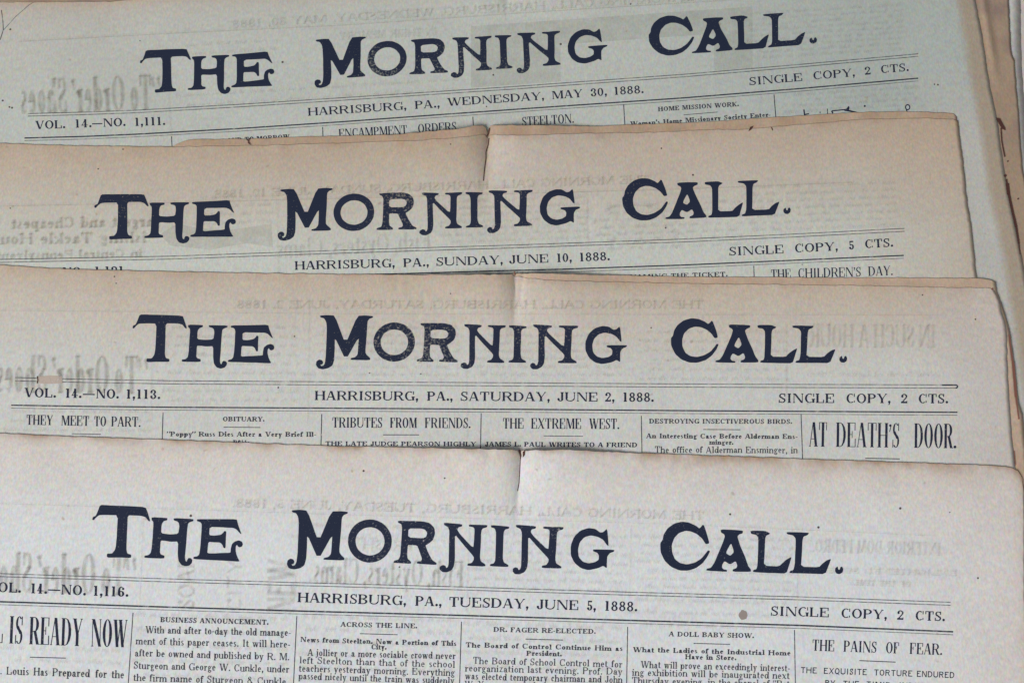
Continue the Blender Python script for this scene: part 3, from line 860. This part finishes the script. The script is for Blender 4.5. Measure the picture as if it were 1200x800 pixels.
d = Print(p2); d.words([("VOL.",-9,325.5,28,324.8),("14.",38,324.6,58,324.2),("_",59,324.2,72,323.9),("NO.",73,323.6,99,323),("1,121.",110,322.8,150,322)], 10.2, DATE); d.build("volume_number", M_INK)
d = Print(p2); d.words([("HARRISBURG,",345,316.2,463.3,313.2),("PA.,",472.3,313,503.3,312),("SUNDAY,",510.7,311.7,590,309.4),("JUNE",596,309.2,643.3,307.6),("10,",651.7,307.3,670.7,306.6),("1888.",678.3,306.4,715.3,305)], 10.0, DATE); d.build("date_line", M_INK)
d = Print(p2); d.words([("SINGLE",854,299.6,919,296.8),("COPY,",931,296,982.7,293.5),("5",994.3,292.6,1001.7,292),("CTS.",1013.3,291,1047.3,289)], 10.0, DATE); d.build("price", M_INK)
column_rules(p2, [(883.3,311.5,884,332)])
h = Print(p2); h.text("NAMING THE TICKET.", (738,327.5), (853,324), 5.6, BOLD); h.build("headline", M_FINE)
h = Print(p2); h.words([("THE",903.3,327,927.3,326),("CHILDREN'S",935,325.7,1009.3,323.8),("DAY.",1017.3,323.4,1046.7,322.3)], 11, COND); h.build("headline", M_INK)
g = Print(p2)
g.text("THE MORNING CALL, HARRISBURG, SUNDAY, JUNE 10, 1888.", (762,214), (247,232), 9.2, BODY); g.build("show_through_heading", M_GHOST, 0.02)
g = Print(p2)
g.line([(0,241),(200,237),(400,232),(800,221),(1000,213)], .8)
g.text("argest and Cheapest", (180,265), (13,268), 13, Face(.24,.13,.05))
g.text("ishing Tackle Hou", (172,284), (0,286), 13, Face(.24,.13,.05))
g.text("in Central Pennsylvania", (167,301), (-12,304), 10, Face(.24,.13,.05))
g.build("show_through_advertisement", M_GHOST, 0.02); g = Print(p2); g.text("Fish, Oysters, Clams", (505,293), (325,302), 22, GHO, space=.7)
g.build("show_through_print", M_FAINT, 0.02)
g = Print(p2)
ghost_lines(p2, g, 235, 320, 232, 262, 4, 4.5); ghost_lines(p2, g, 520, 690, 235, 290, 8, 4.2); ghost_lines(p2, g, 700, 870, 240, 290, 7, 4.2); ghost_lines(p2, g, 880, 1050, 218, 268, 7, 4.2)
g.line([(325,225),(327,330)], .8); g.line([(688,225),(690,310)], .8)
for k in range(26):
    a0 = k * .24; g.line([(745 + 60 * math.cos(a0) * (.6 + .4 * (k % 3) / 2), 262 + 22 * math.sin(a0)), (745 + 60 * math.cos(a0 + .24) * (.6 + .4 * (k % 3) / 2), 262 + 22 * math.sin(a0 + .24))], 1.4)
g.build("faint_show_through", M_FAINT, 0.03)
g = Print(p2)
for q in ([(187,275),(207,262),(230,267),(230,291),(200,288)], [(230,267),(265,270),(265,289),(247,293),(230,291)], [(265,270),(318,262),(320,290),(290,285),(265,289)]): g.poly(q)
g.build("show_through_picture", M_TINT, 0.015)
specks(p2, [(115,198,.9),(12,244,.8),(144,175,.9),(812,205,1.2),(775,174,1.0),(528,169,.8),(940,310,.6),(780,267,1.0)])
g = Print(p2); g.line([(573.5,150),(572.5,156),(570.5,160)], 1.5); g.build("tear_and_gap_shade", M_TEAR_SHADE, 0.12)
g = Print(p2); g.line([(573,162),(572,170),(569.5,178),(569.5,186),(567.5,200),(566.5,212)], 1.1); g.build("tear_and_gap_shade", M_TEAR_SHADE, 0.12)
g = Print(p2); g.poly([(290,163),(293,161.5),(291.5,166),(294.5,170.5),(290.5,168)]); g.build("tear_and_gap_shade", M_TEAR_SHADE, 0.12)
g = Print(p2); g.poly([(879,149),(883,147.5),(880.5,152),(877,154)]); g.build("tear_and_gap_shade", M_TEAR_SHADE, 0.12)
g = Print(p2); g.line([(904,149),(905.5,153)], 1.1); g.build("tear_and_gap_shade", M_TEAR_SHADE, 0.12)

# ================================================================== Saturday 2 June
p3 = Paper("buff newspaper dated Saturday June 2 with a pink scuff on its rule", 1.86 * MM)
p3.slope = .004
p3.crease([(318, 603), (340, 604), (360, 603), (400, 600)], 2.3, 14, 30, 96, 3.0)
p3.crease([(326, 613), (345, 610), (372, 606), (385, 604)], 0.55, 3.5, 2.2, 62)
def tone3(x, y, d, e):
    q = n2(x, y, 90, 5.2)
    b = max(0.0, min(1.0, 1.12 - (d + 12 * q) / 95))
    c = lerp3(PALE3, (0.485, 0.380, 0.285), b * .74)
    c = lerp3(c, PINK, max(0.0, min(1.0, 1.1 - e / 120)) * .75)
    c = lerp3(c, (0.58, 0.54, 0.51), (x > 603) * math.exp(-max(0, x - 603) / 45) * max(0, 1 - d / 110) * .6)  # pale patch right of the fold: its bright side put into the colour
    c = lerp3(c, (0.40, 0.31, 0.23), .42 * math.exp(-max(0, 603 - x) / 60) * max(0, 1 - d / 80) * (x < 604))  # browning beside the fold also carries its painted shading
    k = .75 + .9 * n2(x, y, 24, 6.4) + .5 * n2(x, y, 8, 2.4)
    c = lerp3(c, (0.42, 0.30, 0.21), math.exp(-d / 8) * .62 * max(.15, k) + .3 * math.exp(-e / 6))
    return c
topf3 = [(-45,308),(0,310.3),(30,312.5),(58,314.2),(100,315.8),(200,318),(300,320),(400,321.2),(467,322),(600,321.6),(603,324),(607,324),(625,326.5),(660,329),(733,330.5),(800,332),(1000,334.3),(1080,336),(1160,337.5),(1166,341)]
rt3 = [(341,1166),(355,1172),(368,1174),(375,1177.5),(386,1179),(400,1180),(440,1181),(480,1183.5),(520,1187),(545,1189.5),(900,1230)]
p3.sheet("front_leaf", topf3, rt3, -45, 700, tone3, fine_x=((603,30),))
def tone3b(x, y, d, e):
    return lerp3((0.50,0.38,0.285), (0.42,0.30,0.22), .5 + .7 * n2(x, y, 22, 13.7))
topb3 = [(-45,312),(0,314),(100,319),(400,324),(597,323),(602,319.8),(610,320),(667,321.2),(733,322.8),(800,324.3),(967,325),(1133,325.7),(1152,326.2),(1160,328),(1167,331)]
p3.sheet("inner_leaf", topb3, [(331,1167),(345,1169),(358,1174),(372,1179),(395,1184),(420,1188),(470,1193),(490,1199),(560,1205),(900,1240)], -45, 700, tone3b, dz=-0.14, fine_x=((603,30),))
masthead(p3, [(172.2,424.1),(164.2,368.7),(972.5,425.5),(927.2,381.2),(677.9,425.8),(625.4,380.1),(460.8,400.5),(402.8,421.7)])
R3u = [(17.5,442.2),(100,444.3),(200,446),(400,447.3),(600,448.4),(800,449.8),(1122,450.9)]
R3t = [(13,474.6),(100,476),(200,477),(400,478.2),(600,479.4),(800,481),(1122,482.9)]
rules(p3, [(R3u[:1] + [(43,442.9)], 1.0, True), (shift(R3u[:1] + [(43,442.9)], 3.9), 1.0, True), ([(73,443.7)] + R3u[1:], .9, True), (shift([(73,443.7)] + R3u[1:], 3.7), .9, True),
           (R3t, 1.5, False), (shift(R3t, 3.4), .7, True), ([(1104,451),(1121,451),(1122.5,453),(1120,454.8)], 1.6, False)])
d = Print(p3); d.words([("VOL.",28,465,66,465.8),("14.",75.6,465.9,96,466.2),("_",97,466.2,111,466.4),("NO.",112,466.4,139.6,466.8),("1,113.",146.6,466.9,188.4,467.4)], 10.8, DATE); d.build("volume_number", M_INK)
d = Print(p3); d.words([("HARRISBURG,",368.3,468.6,490.7,469.2),("PA.,",500,469.3,531,469.4),("SATURDAY,",539,469.5,645,470),("JUNE",652.3,470,701,470.3),("2,",708.3,470.3,720.7,470.4),("1888.",729,470.5,766.7,470.6)], 10.7, DATE); d.build("date_line", M_INK)
d = Print(p3); d.words([("SINGLE",911.7,471.8,978.3,472),("COPY,",991,472,1044.3,472.2),("2",1055,472.2,1064,472.3),("CTS.",1075.7,472.3,1111.7,472.4)], 10.9, DATE); d.build("price", M_INK)
column_rules(p3, [(191,483,190,516),(377,485,376,524),(563.8,484,563,528),(751.5,487,752.3,533),(938.7,485,940.6,540)])
h = Print(p3); h.words([("THEY",30.6,497.4,62,498),("MEET",71.4,498.2,104.6,498.9),("TO",110,499,124.6,499.3),("PART.",130,499.4,165,500)], 11.6, COND); h.line([(84,508),(118,508.7)], .7); h.build("headline", M_INK)
h = Print(p3); h.text("OBITUARY.", (260.7,493.4), (310,493.6), 5.4, BOLD); h.line([(262,500.3),(305,500.7)], .8); h.build("headline", M_FINE)
h = Print(p3); h.text('"Poppy" Russ Dies After a Very Brief Ill-', (195.6,511), (370.8,511.5), 5.6, BOLD); h.text("ness.", (273,519), (292,519.2), 5.6, BOLD); h.build("article", M_FINE)
h = Print(p3); h.words([("TRIBUTES",389,500.7,448.3,501),("FROM",456.7,501,488.7,501.2),("FRIENDS.",497.5,501.2,551.7,501.4)], 11.9, COND); h.line([(449,509.3),(491,509.3)], .8); h.build("headline", M_INK)
h = Print(p3); h.text("THE LATE JUDGE PEARSON HIGHLY", (381,522), (558,522.6), 5.2, BOLD); h.build("article", M_INK)
h = Print(p3); h.words([("THE",589,501.9,614,502),("EXTREME",622,502,681.4,502.3),("WEST.",690,502.3,726,502.5)], 12.2, COND); h.line([(637,510.5),(683,511)], .7); h.build("headline", M_INK)
h = Print(p3); h.text("JAMES L. PAUL WRITES TO A FRIEND", (568,522.8), (747,523.8), 5.4, BOLD); h.build("article", M_INK)
h = Print(p3); h.text("DESTROYING INSECTIVEROUS BIRDS.", (760.4,495.9), (928.4,496.4), 5.4, BOLD); h.line([(824,503),(867.5,503.3)], .8); h.build("headline", M_FINE)
h = Print(p3); h.text("An Interesting Case Before Alderman Ens-", (757,513.2), (935,514), 5.6, BOLD); h.text("minger.", (831,520.6), (859.6,520.8), 5.4, BOLD)
h.text("The office of Alderman Ensminger, in", (767,530.3), (935,530.8), 7.6, BODY, jit=.03); h.build("article", M_FINE)
h = Print(p3); h.words([("AT",947.5,522.8,969.4,523.2),("DEATH'S",979,523.3,1054.4,524.2),("DOOR.",1070.6,524.4,1121,525)], 28.5, TALL); h.line([(1014,536.7),(1054.5,537.5)], .9); h.build("headline", M_INK)
g = Print(p3)
g.text("THE MORNING CALL, HARRISBURG, SATURDAY, JUNE 2, 1888.", (825,361), (273,361), 9.4, BODY); g.build("show_through_heading", M_GHOST, 0.02)
g = Print(p3)
g.text('"To Order\' Shoes', (172,461), (-5,459), 44, GHO, space=.55); g.build("show_through_advertisement", M_GHOST, 0.02)
g = Print(p3)
g.build("show_through_print", M_GHOST, 0.02)
g = Print(p3)
g.line([(0,363),(400,367),(800,368),(1100,368.5)], .8)
g.text("IN SUCH A HOUR", (1097,407), (948,406), 27, GHO, space=.8)
g.text("New Goods at Lowest Prices", (1100,441), (945,440), 6, BODY)
ghost_lines(p3, g, 190, 352, 385, 470, 9, 4.4); ghost_lines(p3, g, 368, 540, 385, 440, 7, 4.2); ghost_lines(p3, g, 560, 730, 385, 440, 7, 4.2); ghost_lines(p3, g, 750, 925, 390, 445, 6, 4.2)
ghost_lines(p3, g, 10, 180, 483, 505, 3, 4)
g.line([(178,420),(178,490)], .8); g.line([(363,362),(361,500)], .9); g.line([(547,430),(548,515)], .8); g.line([(922,380),(922,470)], .8)
g.line([(1123,497),(1124,535)], .7)
g.build("faint_show_through", M_FAINT, 0.03)
g = Print(p3); g.poly([(46,440.5),(60,439.8),(72.5,440.6),(72.8,448.8),(58,449.8),(46.5,449.2),(43.5,445)]); g.build("scuff", M_PATCH, 0.075)
g = Print(p3); g.line([(43.5,440.5),(44.5,445),(43.5,449)], 1.4); g.build("scuff_edge", M_TEAR_SHADE, 0.08)
specks(p3, [(1081,345.5,.9),(1143,374,1.0),(528,344,.8),(345,394,.9),(134,324,.9),(136,332,.8),(326,454,1.1),(433,437,.8),(493,438,.8),(763,384,.9)])
g = Print(p3); g.line([(1182.6,392),(1184.5,410),(1187,425)], 1.8); g.build("tear_and_gap_shade", M_REDEDGE, 0.12)  # reddish strips painting the dark slit between front and inner leaf
g = Print(p3); g.line([(1187,424),(1189,445),(1190.5,465)], 3.0); g.build("tear_and_gap_shade", M_REDEDGE, 0.12)
g = Print(p3); g.line([(1190.5,464),(1192.5,480),(1194,491)], 1.8); g.build("tear_and_gap_shade", M_REDEDGE, 0.12)
g = Print(p3); g.line([(603,317.8),(603.4,322.5)], 1.6); g.build("tear_and_gap_shade", M_REDEDGE, 0.12)
g = Print(p3); g.line([(1188.5,528),(1190,545)], 1.0); g.build("tear_and_gap_shade", M_REDEDGE, 0.12)
g = Print(p3); g.disc(1163,338.5,1.2); g.build("tear_and_gap_shade", M_REDEDGE, 0.12)

# ================================================================== Tuesday 5 June
p4 = Paper("palest newspaper on top of the pile, dated Tuesday June 5", 2.24 * MM)
p4.slope = .028
p4.crease([(524, 610), (560, 608), (600, 605), (640, 603)], 2.5, 12, 44, 118, 4.2)
p4.crease([(524, 572), (600, 574)], 0.5, 14, 12, 80)
def tone4(x, y, d, e):
    q = n2(x, y, 90, 7.2)
    b = max(0.0, min(1.0, 1.05 - (d + 14 * q) / 105))
    c = lerp3(PALE4, (0.605, 0.54, 0.485), b * .85)
    c = lerp3(c, (0.68, 0.67, 0.68), (x > 608) * math.exp(-max(0, x - 608) / 70) * max(0, 1 - d / 150) * .8)  # lit slope right of the fold, lightened in the tone itself
    c = lerp3(c, (0.60, 0.545, 0.51), max(0.0, min(1.0, 1.1 - e / 150)) * .8)
    k = .7 + .9 * n2(x, y, 26, 8.4) + .5 * n2(x, y, 8, 3.4) + .25 * max(0, min(1, (x - 600) / 300))
    c = lerp3(c, (0.37, 0.26, 0.18), math.exp(-d / (5 + 4 * max(0, min(1, (x - 650) / 150)))) * .9 * max(.2, k) + .45 * math.exp(-e / 5))
    return c
topf4 = [(-100,503),(0,507.5),(67,510.5),(200,515),(300,519),(400,522.8),(500,524.4),(560,526),(606,527),(609,531),(612,527.5),(660,526.6),(733,530),(850,534),(940,537.5),(1080,542),(1140,544.2),(1178,546),(1187,548),(1193,551),(1197,557),(1199.5,566)]
rt4 = [(566,1199.5),(580,1200.5),(640,1201),(700,1201),(760,1203),(820,1207),(1000,1225)]
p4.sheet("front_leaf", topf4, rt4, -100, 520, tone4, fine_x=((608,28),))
p4.sheet("inner_leaf", shift(topf4, 1.5), [(y, x + 1.0) for y, x in rt4], -98, 520, lambda x, y, d, e: (0.40, 0.29, 0.22), dz=-0.14, rag=1.4)
masthead(p4, None)
R4u = [(-70,669.5),(0,671.7),(200,678),(340,682),(540,687.3),(730,693.2),(940,699),(1114,705.3)]
R4t = [(-70,702),(0,704.6),(200,711),(340,715.2),(540,720.6),(730,726.2),(940,732.4),(1117,739.8)]
rules(p4, [(R4u, 1.0, True), (shift(R4u, 3.5), 1.0, True), (R4t, 1.8, False), (shift(R4t, 3.5), .8, True)])
d = Print(p4); d.words([("VOL.",-16,692.7,25,694.2),("14.",35,694.6,55.5,695.4),("_",56,695.4,70.5,696),("NO.",71,696,101,697.3),("1,116.",108,697.5,151,698.8)], 11.6, DATE); d.build("volume_number", M_INK)
d = Print(p4); d.words([("HARRISBURG,",348,705,476.5,708.9),("PA.,",486,709.2,518,710),("TUESDAY,",525.5,710.3,620,712.8),("JUNE",628,713.2,678.5,714.4),("5,",686.8,714.6,698.7,714.9),("1888.",707.5,715,747.3,716)], 11.3, DATE); d.build("date_line", M_INK)
d = Print(p4); d.words([("SINGLE",902.4,720.8,972,722.8),("COPY,",985,723.3,1040,725.2),("2",1050.4,725.5,1059.4,725.8),("CTS.",1072,726.2,1107.8,727.4)], 11.0, DATE); d.build("price", M_INK)
column_rules(p4, [(155.8,717.5,149,818),(347.8,721,343,818),(540.7,728,538,818),(735.5,734,734,818),(931,737.5,932.3,818)])
# six columns
h = Print(p4); h.words([("L",-8,752.4,3.6,753),("IS",9.2,753.3,26.7,754),("READY",33.3,754.3,96.3,756.6),("NOW",105.8,756.8,149,758)], 32, TALL); h.line([(35,769.5),(77,770.6)], .9); h.build("headline", M_INK)
h = Print(p4); h.words([(".",-1,789.5,3,789.6),("Louis",7,789.8,34,790.7),("Has",38.8,790.8,56,791.4),("Prepared",60.8,791.6,105.3,793),("for",111.3,793.2,125.3,793.7),("the",130.3,793.9,145.5,794.4)], 9.2, BODY); h.build("article", M_FINE)
h = Print(p4); h.text("BUSINESS ANNOUNCEMENT.", (187.5,728.4), (314.7,731.6), 5.9, BOLD); h.build("headline", M_FINE)
h = Print(p4)
for t, a, b in (("With and after to-day the old manage-",(170,741.3),(341,744.8)),("ment of this paper ceases. It will here-",(158.7,754.5),(340.3,758.5)),("after be owned and published by R. M.",(157.5,768.3),(339.3,773.3)),("Sturgeon and George W. Cunkle, under",(156.2,783),(339,787.5)),("the firm name of Sturgeon & Cunkle.",(155.8,797.3),(338,802))):
    h.text(t, a, b, 8.4, BODY, jit=.03)
h.build("article", M_FINE)
def article(head, ha, hb, rule, subs, lines):
    h = Print(p4); h.text(head, ha, hb, 5.6, BOLD); h.line(rule, .9); h.build("headline", M_FINE)
    h = Print(p4)
    for t, a, b in subs: h.text(t, a, b, 5.9, BOLD, jit=.04)
    for t, a, b in lines: h.text(t, a, b, 8.0, BODY, jit=.035)
    h.build("article", M_FINE)
article("ACROSS THE LINE.", (398.7,733.8), (489,735.8), [(421.7,742),(465.8,743.2)],
    [("News from Steelton. Now a Portion of This",(351.7,751.7),(535,756.4)),("City.",(434.7,760.2),(453,760.7))],
    [("A jollier or a more sociable crowd never",(360,767.8),(534,772)),("left Steelton than that of the school",(350.5,776.7),(533.5,781.8)),("teachers yesterday morning. Everything",(349.8,786.2),(533,791.6)),("passed nicely until the train was suddenly",(349.5,795.3),(532.5,801))])
article("DR. FAGER RE-ELECTED.", (578,739.8), (698.3,742.2), [(615.8,748.3),(659.5,749.5)],
    [("The Board of Control Continue Him as",(545.2,758),(730,762.3)),("President.",(616.5,767.6),(658.5,768.4))],
    [("The Board of School Control met for",(553.8,777.3),(729.5,781.5)),("reorganization last evening. Prof. Day",(544.5,786),(729.5,790.4)),("was elected temporary chairman and John",(544.5,795.4),(729.5,799.8)),("W. Young was made secretary of the Board",(544,804.8),(729.5,809))])
article("A DOLL BABY SHOW.", (783.4,745), (883.7,747.2), [(812.7,753.3),(855.5,754.5)],
    [("What the Ladies of the Industrial Home",(741.3,763.3),(926.7,767.7)),("Have in Store.",(802.5,771.8),(863,773))],
    [("What will prove an exceedingly interest-",(750.5,782),(926,786.2)),("ing exhibition will be inaugurated next",(740.3,791),(925.5,795.2)),('Thursday evening, in the chapel of "Bet',(740,800.5),(925.5,804.8))])
h = Print(p4); h.words([("THE",951.4,761.8,978,762.7),("PAINS",988,763,1027.5,764.4),("OF",1037.5,764.7,1054,765.3),("FEAR.",1065.5,765.6,1104.4,766.9)], 13, COND); h.line([(1007,773.5),(1049.5,775.3)], .9); h.build("headline", M_INK)
h = Print(p4); h.words([("THE",938,788,957.5,788.6),("EXQUISITE",965,788.9,1016,790.5),("TORTURE",1024,790.8,1069.5,792.2),("ENDURED",1074,792.4,1118.6,794)], 7, SANS, track=.06)
h.words([("BY",966.5,803.4,978.5,803.8),("THE",987.5,804.2,1007,804.8),("TIMID",1015,805,1044,806),("INDIVI",1053,806.2,1085,807.2)], 7.2, SANS, track=.06); h.build("article", M_INK)
g = Print(p4)
g.text("THE MORNING CALL, HARRISBURG, TUESDAY, JUNE 5, 1888.", (826,608.5), (272,593.5), 10, BODY); g.build("show_through_heading", M_GHOST, 0.02)
g = Print(p4)
g.text('"To Order\' Shoes', (157,697), (-24,692), 47, GHO, space=.55); g.build("show_through_advertisement", M_GHOST, 0.02)
g = Print(p4)
g.text("Fish, Oysters, Clams.", (543,687), (362,682), 30, GHO, space=.6)
g.build("show_through_print", M_GHOST, 0.02)
g = Print(p4)
g.line([(0,589),(400,602),(800,613.5),(1100,627)], .9)
g.text("FRESH", (483,645.5), (425,643.5), 12, SANS)
g.text("INTERIOR DOM PEDRO.", (1103,650), (952,646), 15, COND)
g.text("ENLIGHTENED SCHEME", (1122,674), (945,670), 6.5, BOLD)
g.text("OF THE TIMES.", (1068,687), (993,684.5), 6.5, BOLD)
ghost_lines(p4, g, 562, 735, 628, 692, 7, 4.6); ghost_lines(p4, g, 748, 930, 632, 700, 8, 4.4); ghost_lines(p4, g, 352, 535, 618, 632, 2, 4.4)
ghost_lines(p4, g, 160, 340, 724, 795, 5, 6); ghost_lines(p4, g, 352, 533, 726, 800, 6, 6); ghost_lines(p4, g, 545, 730, 735, 800, 5, 6); ghost_lines(p4, g, 745, 928, 706, 735, 3, 5); ghost_lines(p4, g, 10, 145, 762, 790, 3, 6)
g.line([(168,606),(164,716)], .9); g.line([(350,605),(346,700)], .9); g.line([(551,608),(547,716)], .9); g.line([(740,615),(738,700)], .8); g.line([(936,625),(934,735)], .9)
def side_text(txt, x, y0, y1, hh):     # print running up the page behind
    g.text(txt, (x, y0), (x + .5, y1), hh, SANS)
side_text("SOAP", 228, 714, 650, 20); side_text("CITY", 283, 716, 655, 17); side_text("NEW", 345, 718, 655, 32)
g.build("faint_show_through", M_FAINT, 0.03)
g = Print(p4); g.disc(871,720,5.2,5.8,16); g.build("stain_spot", M_SPOT, 0.07)
specks(p4, [(426,551.5,1.3),(521,560,1.0),(855.5,602.3,1.3),(959,617.5,1.4),(1055,595.3,1.5),(1146,677,1.2),(223.5,604,1.6),(128,679.5,1.2),(1113,600,.8),(468,664,1.0)])
g = Print(p4); g.poly([(607.5,526.5),(610,526.5),(611,534),(610,538)]); g.build("tear_and_gap_shade", M_TEAR_SHADE, 0.15)
g = Print(p4); g.poly([(612.5,529),(615.5,527.5),(615,533),(612.5,536)]); g.build("tear_and_gap_shade", M_TEAR_SHADE, 0.15)
g = Print(p4); g.line([(609.6,536),(609,550),(608,566),(606.5,575)], .9); g.build("tear_and_gap_shade", M_TEAR_SHADE, 0.15)  # thin dark line painting shade into the fold
